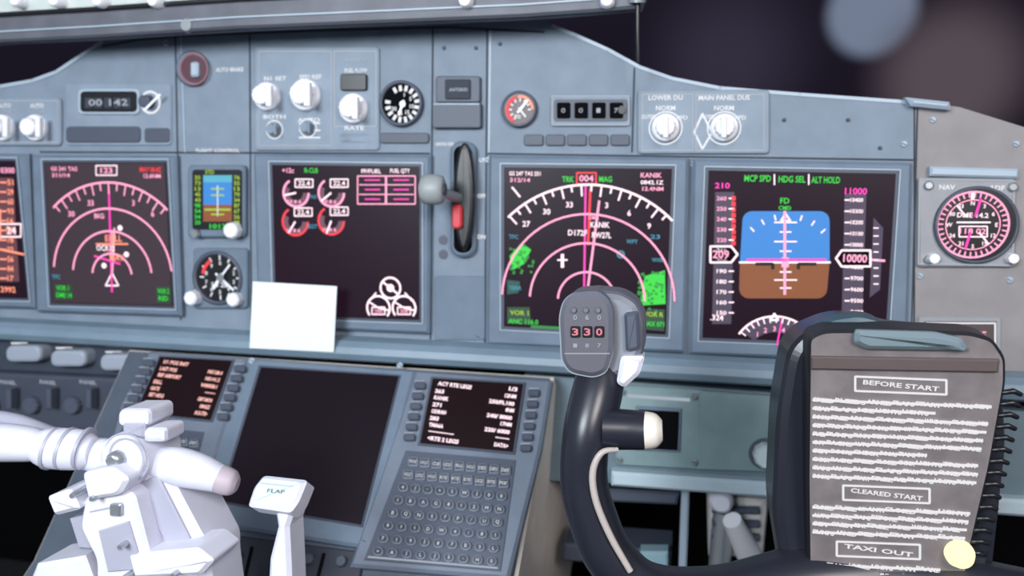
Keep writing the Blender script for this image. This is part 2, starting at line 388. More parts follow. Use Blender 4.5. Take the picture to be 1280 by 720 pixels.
for i,y in enumerate((278,290,302,314)): b_.line([(982-(14 if i%2==0 else 7),y),(982+(14 if i%2==0 else 7),y)],1.8,eW)
for i,y in enumerate((340,350,360)): b_.line([(982-(14 if i%2 else 7),y),(982+(14 if i%2 else 7),y)],1.8,eW)
for a in (-45,-30,-15,15,30,45): b_.tick(982,330,56,63,a,1.8,eW)
b_.line([(976,276),(982,267),(988,276)],2,eW,closed=True)
b_.line([(981,264),(981,368)],3.2,ePK,0.0008); b_.line([(934,325),(1032,325)],3.2,eMG,0.0008)
b_.line([(945,330),(966,330),(966,336)],4,BLK,0.001); b_.line([(1020,330),(998,330),(998,336)],4,BLK,0.001)
b_.box(977,322,986,334,0,0.0008,ePK)
b_.prism([(894,240),(918,240),(914,405),(890,405)],0,0.0002,eGY); b_.prism([(1056,242),(1083,242),(1078,400),(1052,400)],0,0.0002,eGY); b_.prism([(1092,272),(1104,285),(1100,362),(1087,372)],0,0.0002,eGY)
for i,y in enumerate(range(248,402,13)):
    b_.line([(911,y),(917,y)],1.8,eW); b_.text(str(260-i*10),902,y,5,ePK if i<5 else eW,12)
for y in range(246,306,7): b_.line([(917,y),(917,y+4)],5,eRD)
for i,y in enumerate(range(250,400,14)): b_.line([(1056,y),(1062,y)],1.8,eW); b_.text(str(10400-i*100),1071,y,5,eW,15)
for y in range(285,365,10): b_.line([(1092,y),(1098,y)],1.6,eW)
b_.line([(1080,324),(1106,326)],3,ePK)
b_.prism([(888,308),(914,308),(922,318),(914,328),(888,328)],0,0.0008,BLKM); b_.line([(888,308),(914,308),(922,318),(914,328),(888,328)],2.6,eW,0.001,True); b_.text('209',901,318,10,ePK,20,0.0012)
b_.prism([(1052,313),(1088,313),(1088,333),(1052,333),(1045,323)],0,0.0008,BLKM); b_.line([(1052,313),(1088,313),(1088,333),(1052,333),(1045,323)],2.6,eW,0.001,True); b_.text('10000',1069,323,10,ePK,28,0.0012)
b_.text('210',903,232,7,eMG,18); b_.text('11000',1070,239,8,eMG,26); b_.text('.324',896,397,7,eW,16); b_.text('29.92',1062,409,7,eGR,30)
b_.text('MCP SPD',947,223,8,eGR,32); b_.text('HDG SEL',990,224,8,eGR,32); b_.text('ALT HOLD',1032,225,8,eGR,34); b_.text('FD',981,251,7,eGR); b_.text('CMD',981,260,5,eGR,15)
for x in (968,1011): b_.line([(x,218),(x,231)],1.6,eW)
b_.arc(968,447,52,-58,58,2.4,eW,n=24)
b_.arc(968,447,42,-52,52,20,eGY,0.0003,n=24)
for a in range(-54,56,9): b_.tick(968,447,44,52,a,1.6,eW)
b_.tick(968,447,16,52,8,2,eMG); b_.line([(963,400),(968,392),(973,400)],2.4,eW,closed=True)
for i,a in enumerate((-36,-18,0,18,36)): b_.text(['1','2','3','4','5'][i],968+36*math.sin(math.radians(a)),447-36*math.cos(math.radians(a)),6,ePK)
b_.done()
# ---------- small instruments
def gauge(name,cx,cy,r,face=BLK,sq=None,depth=0.006):
    g=Batch(name)
    if sq: g.prism(rr(*sq,5),0,0.005,BEZ,0.0015)
    g.lathe(cx,cy,[(r*1.18,0),(r*1.18,depth),(r*1.06,depth+0.002),(r*1.0,depth-0.0005)],DARK,36,0,face)
    g.h=depth; return g
g=gauge('flap_position_gauge',503,130,24,BLKM)
for a in range(0,330,22): g.tick(503,130,16,23,a-30,4,LBL)
for i in range(6): g.text(str((1,5,10,15,25,30)[i]),503+12*math.sin(i*0.8+.2),130-12*math.cos(i*0.8+.2),5,LBL)
g.tick(503,130,-5,15,200,3,WHT,0.001); g.disc(503,130,4,WHT,0.0012); g.done()
g=gauge('brake_pressure_gauge',650,137,19,mat('gauge_dark_brown',(66,40,42),0.4))
g.arc(650,137,16,-150,-20,4,eRD); g.arc(650,137,16,-10,90,3,eOR); g.tick(650,137,-5,15,40,3,WHT,0.001); g.tick(650,137,-3,12,140,2.5,LBL,0.001)
for a in range(-150,120,30): g.tick(650,137,10,14,a,2,LBL)
g.text('PSI',647,146,5,LBL); g.done()
g=Batch('standby_attitude_display')
g.prism(rr(234,206,306,297,6),0,0.008,BEZ,0.002); g.prism(rr(240,212,302,287,4),0.008,0.0095,BLK,0.0005); g.h=0.0098
g.poly([(254,219),(290,219),(290,256),(254,256)],eSKY); g.poly([(254,256),(290,256),(290,277),(254,277)],eBRN,0.0004)
g.poly([(254,219),(290,219),(290,228),(254,228)],mat('glow_cyan_light',(90,190,220),emit=0.9),0.0007)
g.line([(256,262),(288,262)],2.5,eYG,0.0009); g.line([(272,232),(272,270)],1.5,LBL,0.0009)
for y in (236,244,268): g.line([(264,y),(280,y)],2,eYG,0.0009)
for y in range(222,284,7): g.text(str(random.randint(10,99)),247,y,5,eGR if y>250 else eYG,8); g.text(str(random.randint(10,99)),296,y,5,eYG,8)
g.text('1013',272,283,6,eGR,22); g.text('STD',262,215,5,eYG)
g.lathe(293,288,[(11,0),(10,0.008),(8,0.010)],WHT,18,0.05); g.lathe(245,292,[(6,0),(5,0.004)],METAL,12); g.done()
g=gauge('standby_altimeter',275,347,29,BLK,(241,310,309,386))
for a in range(0,360,30): g.tick(275,347,22,28,a,2,LBL)
for i in range(10): g.text(str(i),275+18*math.sin(i*.628),347-18*math.cos(i*.628),5,LBL)
g.prism([(262,352),(288,352),(288,360),(262,360)],0,0.001,SEAM); g.text('10 28',275,356,6,LBL,22,0.0015)
g.tick(275,347,-8,24,130,3,WHT,0.003); g.tick(275,347,-6,18,215,4,WHT,0.0035); g.tick(275,347,-4,22,40,2.4,WHT,0.003); g.disc(275,347,5,METAL,0.004)
g.arc(275,347,24,-80,-30,4,eRD,0.0009)
g.h=0; g.lathe(248,371,[(10,0.004),(9,0.016),(7,0.018)],WHT,16,0.06); g.lathe(299,373,[(9,0.004),(9,0.014),(7,0.016)],WHT,16,0.06); g.done()
g=Batch('radio_magnetic_indicator')
g.prism(rr(1148,222,1270,334,4),0,0.006,BEZG,0.002); g.prism([(1163,208),(1274,211),(1274,223),(1163,220)],0,0.009,BEZL,0.002); g.line([(1150,224),(1268,226),(1266,332),(1148,330)],2,LBLd,0.0068,True)
g.lathe(1216,281,[(48,0.004),(48,0.010),(45,0.012),(44,0.010)],DARK,44,0,BLK); g.h=0.0105
g.ring(1216,281,41,2.4,ePK); g.ring(1216,281,31,1.4,ePK)
for a in range(0,360,10): g.tick(1216,281,34,40,a,1.8,ePK)
for i in range(12):
    a=i*math.pi/6; g.text(['N','3','6','E','12','15','S','21','24','W','30','33'][i],1216+27*math.sin(a)*1.1,281-27*math.cos(a),5,eW)
g.tick(1216,281,-31,-10,12,3,eMG,0.001); g.tick(1216,281,10,33,12,3,eMG,0.001); g.tick(1216,281,-31,-12,-40,2,eW,0.001); g.tick(1216,281,12,31,-40,2,eW,0.001)
g.text('DME 14.2',1216,269,6,eW,36); g.text('118 02',1216,289,7,ePK,30); g.line([(1196,278),(1238,278)],2,eW); g.rect(1199,283,1234,296,1.6,eW); g.line([(1216,240),(1216,250)],4,eW)
g.h=0
for x,y in ((1158,232),(1262,234),(1158,324),(1262,326)): g.lathe(x,y,[(6,0.005),(6,0.008),(4,0.009)],METAL,12)
g.lathe(1163,322,[(7,0.005),(6,0.014)],WHT,16,.06); g.lathe(1260,322,[(7,0.005),(6,0.014)],WHT,16,.06)
g.text('NAV',1184,234,6,LBL,18,0.0065); g.text('ADF',1246,235,6,LBL,18,0.0065)
g.done()
# ---------- landing gear lever
g=Batch('landing_gear_lever')
g.prism(rr(562,176,594,322,14,6),0,0.010,BEZ,0.003); g.prism(rr(567,182,590,316,10,5),0.009,0.0105,BLKM)
el=[(579+13*math.cos(t),246+68*math.sin(t)) for t in [2*math.pi*i/28 for i in range(28)]]
g.prism(el,0.010,0.020,BLK,0.004)
g.prism(rr(564,256,577,286,5),0.019,0.026,mat('lever_red',(200,50,60),0.4),0.002)
g.tube([M.hit(578,250,0.01),M.hit(560,243,0.035),M.hit(545,238,0.055)],[0.006,0.0055,0.005],METAL)
c=M.hit(541,237,0.058)
g.tube([c-UX*0.012,c-UX*0.010,c-UX*0.004,c+UX*0.004,c+UX*0.010,c+UX*0.012],[0.010,0.014,0.0155,0.0155,0.014,0.010],mat('gear_knob',(150,156,158),0.45))
g.tube([c-UX*0.0135,c+UX*0.0135],[0.006,0.006],DARK)
g.text('UP',603,200,5,LBL); g.text('OFF',602,245,5,LBL,10); g.text('DN',602,296,5,LBL)
g.text('LANDING GEAR',556,180,4,LBL,24); g.disc(554,300,6,DARK,0.001); g.disc(554,318,6,DARK,0.001)
g.done()
# ---------- ledge below panel
g=Batch('panel_ledge')
xa=M.hit(-260,400).x; xb=M.hit(1560,480).x
v0=(M.hit(640,436)-M.o).dot(M.v)
prof=[(-0.01,0.004),(0.010,0.006),(0.022,0.003),(0.028,-0.003),(0.030,-0.010),(0.026,-0.017),(0.016,-0.021),(-0.01,-0.023)]
vs=[]
for x in (xa,xb):
    for (hh,vv) in prof: vs.append(V((x-M.o.x,0,0))+M.o+M.n*hh+M.v*(v0+vv))
n=len(prof)
g.add(vs,[[i,(i+1)%n,n+(i+1)%n,n+i] for i in range(n)]+[list(range(n)),list(range(n,2*n))],RIDGE,False)
g.done()
# ---------- lower kick panels
g=Batch('lower_switch_panel')
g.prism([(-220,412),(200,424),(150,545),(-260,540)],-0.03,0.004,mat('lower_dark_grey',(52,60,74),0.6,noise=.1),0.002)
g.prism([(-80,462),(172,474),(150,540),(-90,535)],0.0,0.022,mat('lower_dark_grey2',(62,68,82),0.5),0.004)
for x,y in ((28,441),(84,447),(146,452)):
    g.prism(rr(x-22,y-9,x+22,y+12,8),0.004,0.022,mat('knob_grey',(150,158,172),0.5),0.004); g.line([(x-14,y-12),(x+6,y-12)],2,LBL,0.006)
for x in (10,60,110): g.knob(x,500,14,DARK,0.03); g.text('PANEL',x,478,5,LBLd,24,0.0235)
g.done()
g=Batch('lower_side_panel')
GN=mat('greenish_grey',(126,148,152),0.5,noise=.08)
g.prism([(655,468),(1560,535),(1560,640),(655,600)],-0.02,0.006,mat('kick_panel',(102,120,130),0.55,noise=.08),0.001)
g.prism([(772,482),(878,488),(876,588),(768,582)],0.004,0.012,GN,0.002); g.prism([(873,489),(985,497),(985,592),(872,588)],0.004,0.014,GN,0.002)
g.prism([(795,508),(852,511),(850,566),(793,563)],0.012,0.015,BEZ,0.001); g.prism([(798,512),(849,515),(847,563),(796,560)],0.015,0.016,BLKM)
g.line([(785,495),(862,500)],4,LBLd,0.013)
g.lathe(955,562,[(16,0.012),(15,0.026),(12,0.030)],mat('pale_knob',(200,214,218),0.4),20,.06)
g.lathe(955,562,[(20,0.012),(20,0.015)],DARK,24)
for x,y in ((868,496),(868,578),(778,490),(774,575),(980,505)): g.h=0.014; g.screw(x,y,4,METAL); g.h=0
g.prism([(764,590),(1560,645),(1560,668),(764,608)],-0.02,0.02,mat('pale_bar',(180,198,208),0.45),0.003)
g.done()
g=Batch('rudder_pedal')
PM=mat('pedal_metal',(205,202,200),0.4,metal=.1,noise=.2)
g.prism([(884,618),(962,622),(955,700),(886,698)],-0.08,-0.04,PM,0.008)
for y in (635,652,669): g.prism([(890,y),(950,y+2),(950,y+9),(890,y+7)],-0.04,-0.03,DARK,0.002)
g.tube([M.hit(905,640,-.04),M.hit(895,760,-.03),M.hit(890,980,-.03)],[.012,.012,.012],METAL)
g.tube([M.hit(935,690,-.04),M.hit(915,650,-.01)],[.014,.01],WHT)
g.lathe(902,632,[(16,-.03),(15,-.01),(10,-.005)],IV,20)
g.done()
g=Batch('footwell_bracket')
g.prism([(852,612),(862,612),(858,722),(848,722)],-0.06,-0.02,BEZL,0.002); g.prism([(705,680),(840,690),(838,712),(702,702)],-0.1,-0.04,DARK,0.003)
g.prism([(760,612),(850,616),(846,632),(760,628)],-0.1,-0.02,DARK,0.003)
g.prism([(800,690),(835,690),(835,722),(800,722)],-0.04,-0.02,mat('teal_bit',(140,170,180),0.4),0.002)
g.done()
# =====================================================================================
# PEDESTAL
g=Batch('center_pedestal',PED)
g.prism([(160,436),(692,470),(668,600),(640,760),(600,1000),(-160,1000),(40,700)],-0.40,0.0,mat('pedestal_beige',(225,214,204),0.55,noise=.06),0.003,topm=mat('pedestal_top',(74,84,98),0.55,noise=.1))
g.prism([(240,662),(455,690),(440,780),(205,780)],0,0.004,mat('quadrant_dark',(44,48,60),0.5),0.001)
for k in range(4): g.line([(270+k*45,680+k*4),(250+k*45,770)],5,BLKM,0.0045)
for i,x in enumerate((262,300,390,430)): g.lathe(x,695+i*3,[(7,0.004),(6,0.010)],DARK,14)
g.box(240,520,262,560,0,0.004,DARK,0.001,3)
g.done()
g=Batch('lower_display_screen',PED)
g.prism([(308,446),(520,462),(462,686),(240,652)],0,0.010,BEZ,0.003)
g.prism([(323,456),(501,468),(453,659),(272,628)],0.009,0.0115,DARK,0.001); g.prism([(326,459),(498,470),(451,656),(276,626)],0.009,0.0125,SCR2)
for x,y in ((500,457),(315,451),(250,640),(455,676)): g.h=.01; g.screw(x,y,4)
g.done()
def cdu(name,body,scr,kq,rows,cols,tm,tl):
    g=Batch(name,PED)
    g.prism(body,0,0.012,mat('cdu_grey',(106,116,132),0.5,noise=.08),0.003)
    g.h=0.012
    cx=sum(p[0] for p in scr)/4; cy=sum(p[1] for p in scr)/4
    g.prism([(cx+(p[0]-cx)*1.05,cy+(p[1]-cy)*1.06) for p in scr],0,0.002,DARK,0.0008)
    g.prism(scr,0,0.0024,mat('cdu_screen',(10,6,8),0.35,spec=.15,glow=(26,11,15)))
    for i,(a,c) in enumerate(tl):
        t=(i+0.8)/(len(tl)+0.6)
        hp=(scr[3][1]-scr[0][1])/(len(tl)+1)*0.62
        sw=scr[1][0]-scr[0][0]
        if a: x,y=bil(scr,0.05+0.017*len(a),t); g.text(a,x,y,hp,tm,len(a)*sw*0.032+1,0.003,0.04,-0.06)
        if c: x,y=bil(scr,0.95-0.017*len(c),t); g.text(c,x,y,hp,tm,len(c)*sw*0.032,0.003,0.04,-0.06)
    for i in range(6):
        for s_ in (-0.13,1.13):
            x,y=bil(scr,s_,(i+.7)/6.2); g.prism(rr(x-7,y-4,x+7,y+4,2,2),0,0.005,DARK,0.001); g.line([(x-6,y-5),(x+6,y-5)],1.2,LBLd,0.003)
    labs='ABCDEFGHIJKLMNOPQRSTUVWXYZ1234567890./+-'
    kk=[(kq[0][0]-5,kq[0][1]-5),(kq[1][0]+5,kq[1][1]-5),(kq[2][0]+4,kq[2][1]+4),(kq[3][0]-5,kq[3][1]+4)]
    g.prism(kk,-0.001,0.001,mat('key_bed',(70,78,94),0.5),0.0005)
    for r in range(rows):
        for c in range(cols):
            s_=(c+.5)/cols; t=(r+.5)/rows
            x,y=bil(kq,s_,t); k=(kq[1][0]-kq[0][0])/cols*0.40
            wide = r<2
            g.prism(rr(x-k*1.1,y-k*0.95,x+k*1.1,y+k*0.95,k*(.3 if wide else .85),3),0,0.005,mat('key_edge',(140,150,166),0.5),0.0009,topm=mat('key_dark',(48,54,68),0.5))
            g.text(random.choice(labs) if not wide else random.choice(['LEGS','RTE','CLB','DES','FIX','HOLD','PROG']),x,y,k*0.8,LBL,None if not wide else k*1.6,0.0058,0.0)
    g.line([kq[3],kq[2]],2,LBLd,0.0015)
    g.done()
tl1=[('1/1 POS INIT',''),('LAST POS','N5128.4'),('REF AIRPORT','N5141.2'),('EGLL','W00028.1'),('GATE','-----'),('SET HDG','GMT-MON'),('---','0842Z'),('<INDEX','ROUTE>')]
cdu('flight_computer',[(186,438),(308,446),(272,560),(230,640),(120,620),(150,505)],[(200,446),(290,451),(263,525),(170,515)],[(160,535),(250,545),(235,600),(130,590)],3,7,mat('glow_salmon',(255,190,180),emit=1.2),tl1)
tl2=[('ACT RTE LEGS','1/3'),('263','12NM'),('KANIK','250/FL100'),('271','8NM'),('ODRAN','240/ 8000'),('283','17NM'),('TMA6A','220/ 6000'),('---------','-----'),('<RTE 2 LEGS','DATA>')]
cdu('flight_computer',[(519,462),(690,474),(676,560),(636,724),(436,708),(470,610)],[(541,473),(654,480),(641,565),(525,554)],[(512,568),(640,580),(622,710),(460,696)],8,9,eW,tl2)
# flap lever
def sweep_px(g,pts,rs,m,flat=1.0,n=24):
    sp=spline([(x,y,zz,r) for (x,y,zz),r in zip(pts,rs)],5)
    g.tube([W(a[0],a[1],a[2]) for a in sp],[a[3]*a[2]/F for a in sp],m,n,True,flat)
g=Batch('flap_lever')
FL=Plane(W(345,615,0.60),(M.n+V((0,0,0.9))).normalized(),UX)
g.pl=FL
g.prism(rpoly([(328,593),(383,599),(372,626),(362,640),(308,632),(316,608)],5),-0.014,0.004,IV,0.003,topm=mat('flap_top',(206,230,220),0.5))
g.line([(326,604),(366,608)],2,BEZL,0.0045); g.text('FLAP',345,614,5,BEZ,24,0.0045)
g.pl=Plane(W(345,660,0.60),M.n,UX)
g.prism([(342,632),(368,634),(360,660),(362,700),(366,800),(330,800),(336,700),(346,660)],-0.025,0,IV,0.003)
g.done()
# thrust levers
g=Batch('thrust_levers',Plane(W(150,620,0.62),M.n,UX))
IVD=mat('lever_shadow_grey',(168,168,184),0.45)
sweep_px(g,[(-60,553,.64),(0,553,.635),(34,555,.63),(50,557,.63),(56,558,.63)],[23,24,22,19,16],IV)
sweep_px(g,[(50,558,.633),(62,560,.63),(100,562,.63),(116,564,.63)],[18,25,25,18],IV)
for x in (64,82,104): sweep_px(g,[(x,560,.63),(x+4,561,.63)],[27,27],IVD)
sweep_px(g,[(104,566,.64),(130,570,.635),(150,572,.63)],[20,22,22],IV)
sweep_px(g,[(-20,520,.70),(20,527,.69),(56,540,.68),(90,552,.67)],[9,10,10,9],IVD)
g.lathe(158,572,[(32,-0.04),(32,0.002),(30,0.005),(23,0.006)],IV,36); g.lathe(155,570,[(12,0.006),(10,0.013),(6,0.014)],METAL,8); g.ring(158,572,24,3,IVD,0.0065); g.ring(158,572,31,2,IVD,0.0055)
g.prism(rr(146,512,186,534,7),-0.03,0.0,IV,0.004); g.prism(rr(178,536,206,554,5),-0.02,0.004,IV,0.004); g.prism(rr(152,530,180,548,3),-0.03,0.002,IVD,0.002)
sweep_px(g,[(198,578,.63),(222,583,.625),(250,590,.62),(276,599,.62)],[20,24,22,17],IV)
sweep_px(g,[(274,598,.62),(290,604,.62),(297,606,.62)],[18,16,9],mat('lever_cap',(186,172,182),0.5))
g.prism(rpoly([(132,606),(158,598),(198,582),(216,604),(262,690),(262,712),(300,1000),(170,1000),(158,700),(130,640)],8),-0.05,-0.006,IV,0.003)
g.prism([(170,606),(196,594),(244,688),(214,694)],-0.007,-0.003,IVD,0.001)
g.prism(rpoly([(104,622),(140,608),(166,618),(182,680),(198,740),(210,1000),(130,1000),(118,700),(98,660)],8),-0.02,0.014,IV,0.003)
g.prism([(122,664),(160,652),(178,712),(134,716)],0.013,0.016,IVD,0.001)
g.prism(rpoly([(100,592),(138,584),(160,600),(148,620),(108,626)],7),-0.01,0.022,IV,0.003)
g.prism(rpoly([(56,622),(86,612),(98,638),(66,646)],5),-0.02,0.02,IV,0.003)
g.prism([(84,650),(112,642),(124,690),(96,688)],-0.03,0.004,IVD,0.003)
g.prism(rpoly([(158,694),(246,686),(266,702),(250,720),(166,724)],5),-0.02,0.018,IV,0.003)
g.prism([(44,706),(104,696),(120,740),(30,740)],-0.04,0.0,IV,0.003)
g.line([(112,640),(150,632)],2,IVD,0.0148)
g.box(136,630,150,646,0.012,0.018,METAL,0.001,3)
for x,y in ((118,606),(142,610),(176,668),(240,702),(180,706)): g.lathe(x,y,[(4,0.0),(4,0.022),(3,0.0245)],METAL,10)
g.done()
g=Batch('paper_note',Plane(M.hit(366,436,0.0325),(M.n*1.0-M.v*0.06).normalized(),UX))
g.prism([(316,352),(421,358),(417,440),(312,435)],-0.0012,0,PAPER)
g.done()
# =====================================================================================
# GLARESHIELD
g=Batch('glareshield')
GS=mat('glareshield_grey',(92,94,104),0.5,noise=.2,nscale=25)
GSL=mat('glareshield_light',(190,198,194),0.5,noise=.1)
HG=0.05
pts=[(-400,84),(-100,64),(0,56),(120,50),(300,39),(500,31),(650,25),(740,19),(800,14)]
LP=[M.hit(x,y,HG) for x,y in pts]
def ext(prof,m,a=0,bq=None):
    P=LP[a:bq]; n=len(prof); vs=[]; fs=[]
    for p in P:
        for hh,vv in prof: vs.append(p+M.n*(hh-HG)+M.v*vv)
    for j in range(len(P)-1):
        for i in range(n): fs.append([j*n+i,j*n+(i+1)%n,(j+1)*n+(i+1)%n,(j+1)*n+i])
    fs+=[list(range(n)),list(range((len(P)-1)*n,len(P)*n))]
    g.add(vs,fs,m)
ext([(-0.10,0.050),(0.02,0.006),(0.046,0.001),(0.050,0.001),(0.054,0.005),(0.053,0.028),(0.048,0.031),(-0.10,0.09)],GS)
ext([(-0.08,0.055),(0.044,0.031),(0.050,0.035),(0.050,0.080),(-0.08,0.10)],GSL)
ext([(0.0485,0.0310),(0.0535,0.0310),(0.0535,0.0345),(0.0485,0.0345)],BLK)
ext([(0.0525,0.012),(0.0555,0.0125),(0.0555,0.0140),(0.0525,0.0145)],BEZL)
ext([(0.0525,0.0015),(0.0550,0.0015),(0.0550,0.0040),(0.0525,0.0040)],SEAM)
for px in (30,78,132,200,585,760):
    c=M.hit(px,4,.05); g.tube([c,c+M.n*0.012,c+M.n*0.014],[.007,.0065,.005],WHT,16)  # the two rightmost knobs imitate specular spots on the glareshield
c=M.hit(235,32,.052); g.tube([c,c+M.n*0.004],[.008,.006],METAL)  # metal disc added to imitate a specular spot on the lip
c=M.hit(797,6,.055)
g.tube([c,M.hit(797,40,.055),M.hit(798,78,.05)],[.0022,.0022,.0022],BLK); g.tube([c+V((0,0,.002)),c+V((0,0,.012))],[.008,.008],METAL)
g.done()
# =====================================================================================
# CONTROL YOKE
g=Batch('control_yoke',YK)
YB=mat('yoke_black',(34,36,46),0.32)
YG=mat('yoke_grey',(98,102,114),0.45)
YE=mat('yoke_edge',(176,166,162),0.4)
def sw(pts,rs,m,flat=1.0,n=24):
    sp=spline([(x,y,h,r) for (x,y,h),r in zip(pts,rs)],6)
    g.tube([YK.hit(a[0],a[1],a[2]) for a in sp],[a[3]*YK.sc(a[0],a[1],a[2]) for a in sp],m,n,True,flat)
sw([(752,466,-.02),(744,500,-.01),(733,545,0),(730,600,0),(742,650,0),(764,698,0),(812,738,-.005),(900,748,-.01),(1000,728,-.02),(1080,720,-.03)],[30,32,30,30,31,32,34,40,44,48],YB)
sw([(772,562,.010),(752,566,.015),(741,590,.0165),(745,626,.0175),(763,670,.0175),(788,714,.017)],[3,4,4.5,4.5,4.5,4],YE)
hd=rpoly([(716,366),(748,364),(762,376),(766,392),(766,440),(758,466),(742,472),(712,466),(702,452),(699,396),(704,376)],8,3)
g.prism(rpoly([(735,362),(776,366),(796,378),(806,400),(805,440),(794,462),(770,474),(735,474)],8,3),-0.040,-0.006,YG,0.005,topm=mat('yoke_side_lit',(128,132,142),0.4))  # side face painted lighter to imitate the light falling on it
g.prism(hd,-0.035,0.006,YG,0.003,topm=mat('yoke_head_front',(88,86,96),0.5))
g.line(hd,1.6,LBLd,0.0010,True)
for i in range(3):
    g.box(713+i*15,408,725+i*15,422,0.006,0.0075,BLK,0.0005,2); g.text('330'[i],719+i*15,415,9,mat('counter_red',(235,130,150),emit=1.0),8,0.0085)
    g.text('060'[i],719+i*15,397,6,LBLd,5,0.0068); g.text('187'[i],719+i*15,432,5,LBLd,5,0.0068)
    g.lathe(719+i*15,386,[(4,0.006),(3,0.008)],YG,10)
g.line([(706,442),(762,442)],1.5,LBLd,0.0065)
g.prism(rpoly([(776,446),(806,446),(800,468),(780,486),(770,480)],5),-0.020,0.0,IV,0.003)
g.prism(rpoly([(780,392),(798,390),(800,436),(782,440)],4),-0.006,0.0,DARK,0.002)
sw([(752,536,0),(785,537,-.002),(806,538,-.002)],[26,25,24],YB); sw([(806,538,-.002),(820,538,-.002),(828,538,-.002)],[24,21,13],mat('cream_cap',(222,214,204),0.45))
sw([(1080,720,-.03),(1200,735,-.02),(1320,752,-.01),(1420,740,-.005),(1475,698,0),(1500,650,0),(1512,600,0),(1508,545,0),(1495,500,-.01),(1486,468,-.02)],[44,40,36,34,32,31,31,32,32,30],YB)
g.prism([(1470,366),(1520,366),(1536,392),(1534,450),(1500,470),(1470,464)],-0.035,0.006,YG,0.004)
g.prism(rpoly([(985,440),(1004,418),(1050,400),(1105,402),(1120,412),(1238,424),(1256,462),(1262,560),(1240,760),(985,760),(966,640),(972,520)],18,4),-0.07,-0.02,YB,0.007)
g.tube([YK.hit(1110,700,-.05),YK.hit(1110,900,-.03),V((YK.hit(1110,700).x,YK.hit(1110,700).y+.05,0.02))],[.035,.032,.035],YB)
g.prism(rpoly([(1014,412),(1040,398),(1075,393),(1104,400),(1118,432),(1020,432)],10,4),-0.03,-0.012,mat('hub_teal',(60,80,92),0.4),0.006)
yoke=g.done()
# checklist clipboard
CP=Plane(YK.hit(1125,560,0.0),(M.n-M.v*0.10).normalized(),UX)
g=Batch('checklist_clipboard',CP)
brd=rpoly([(1010,422),(1030,413),(1120,412),(1215,416),(1242,424),(1258,448),(1258,480),(1240,580),(1212,700),(1206,760),(1010,760),(1008,600)],8,3)
g.prism(brd,-0.022,0,mat('clip_side',(26,26,32),0.4),0.002,topm=mat('clip_board',(112,105,106),0.5,noise=.2,nscale=60))
g.h=0.0004
PG=mat('card_print',(240,238,241),0.6,emit=0.95)  # printed text given its own glow to read brighter than the board
g.prism(rpoly([(1070,414),(1170,417),(1204,424),(1214,440),(1085,438),(1068,430)],5),0,0.006,mat('clip_metal',(128,146,154),0.35,metal=.3),0.003)
g.prism([(1014,446),(1250,450),(1248,466),(1014,462)],0,0.003,mat('clip_brown',(88,76,76),0.45),0.001)
words='BEFORE START TAXI FLAPS SET CHECK ON OFF FUEL PUMPS DOORS CLOSED ANTI ICE AUTO BRAKE WINDOWS LOCKED PACKS BLEEDS TRIM UNITS FREE GEAR DOWN GREEN SPEED ARMED LIGHTS'.split()
SL=0.04
def title(cx,cy,w,t):
    a=w/2
    g.line([(cx-a,cy-9-a*SL),(cx+a,cy-9+a*SL),(cx+a,cy+9+a*SL),(cx-a,cy+9-a*SL)],2.8,PG,0.0004,True); g.text(t,cx,cy,6,PG,w*0.78,0.0006,0.03,-0.04)
title(1126,482,114,'BEFORE START'); title(1108,618,108,'CLEARED START'); title(1098,688,104,'TAXI OUT')
def right(y): return 1243-(y-490)*0.20
rows=[500+i*10.6 for i in range(10)]+[634+i*10.4 for i in range(4)]+[706+i*10.4 for i in range(5)]
for y in rows:
    x=1016; rg=right(y)-random.choice([2,2,4,40,70])
    if y>680: rg=min(rg,1175)
    while x<rg-8:
        w=min(len(random.choice(words))*5.4,rg-x)
        wd=random.choice([q for q in words if abs(len(q)*5.4-w)<6] or ['ON'])
        yy=y+(x-1016)*SL
        g.text(wd,x+w/2,yy+w*SL/2,5.4,PG,w-1.5,0.0006,0.05,-0.04); x+=w+1.0
    g.line([(1016,y),(rg,y+(rg-1016)*SL)],3.6,PG,0.0005)
for k in range(15):
    t=k/14; x=1262-(t**1.2)*44; y=492+t*200
    c=CP.hit(x,y,-0.004); g.tube([c-UX*0.006,c+V((0,0,.003))+M.n*0.005,c+UX*0.006],[.0016,.0018,.0016],BLK,8)
g.lathe(1198,690,[(17,0),(17,0.004),(13,0.009),(6,0.011)],mat('yellow_glint',(255,246,196),emit=1.2),22)  # glowing disc imitates a yellow light reflection on the board
clip=g.done()
# =====================================================================================
# SHELL
def boxobj(name,lo,hi,m):
    g=Batch(name); x0,y0,z0=lo; x1,y1,z1=hi
    vs=[(x,y,z) for x in (x0,x1) for y in (y0,y1) for z in (z0,z1)]
    g.add(vs,[[0,1,3,2],[4,5,7,6],[0,1,5,4],[2,3,7,6],[0,2,6,4],[1,3,7,5]],m); return g.done()
WALL=mat('cockpit_lining',(165,170,178),0.8,noise=.06); CEIL=mat('ceiling_lining',(185,188,194),0.8,noise=.05)
FLR=mat('floor_carpet',(30,30,36),0.95,noise=.2)
boxobj('floor',(-1.6,-2.2,-0.05),(1.6,0.9,0.0),FLR)
boxobj('ceiling',(-1.6,-2.2,2.05),(1.6,0.35,2.10),CEIL)
boxobj('wall_left',(-1.65,-2.2,0),(-1.6,0.9,2.05),WALL)
boxobj('wall_right',(1.6,-2.2,0),(1.65,0.9,2.05),WALL)
boxobj('wall_rear',(-1.6,-2.25,0),(1.6,-2.2,2.05),WALL)
boxobj('wall_front',(-1.6,0.55,0),(1.6,0.60,1.02),BLKM)
boxobj('trim_1',(-1.6,0.06,1.02),(1.6,0.55,1.04),BLKM)
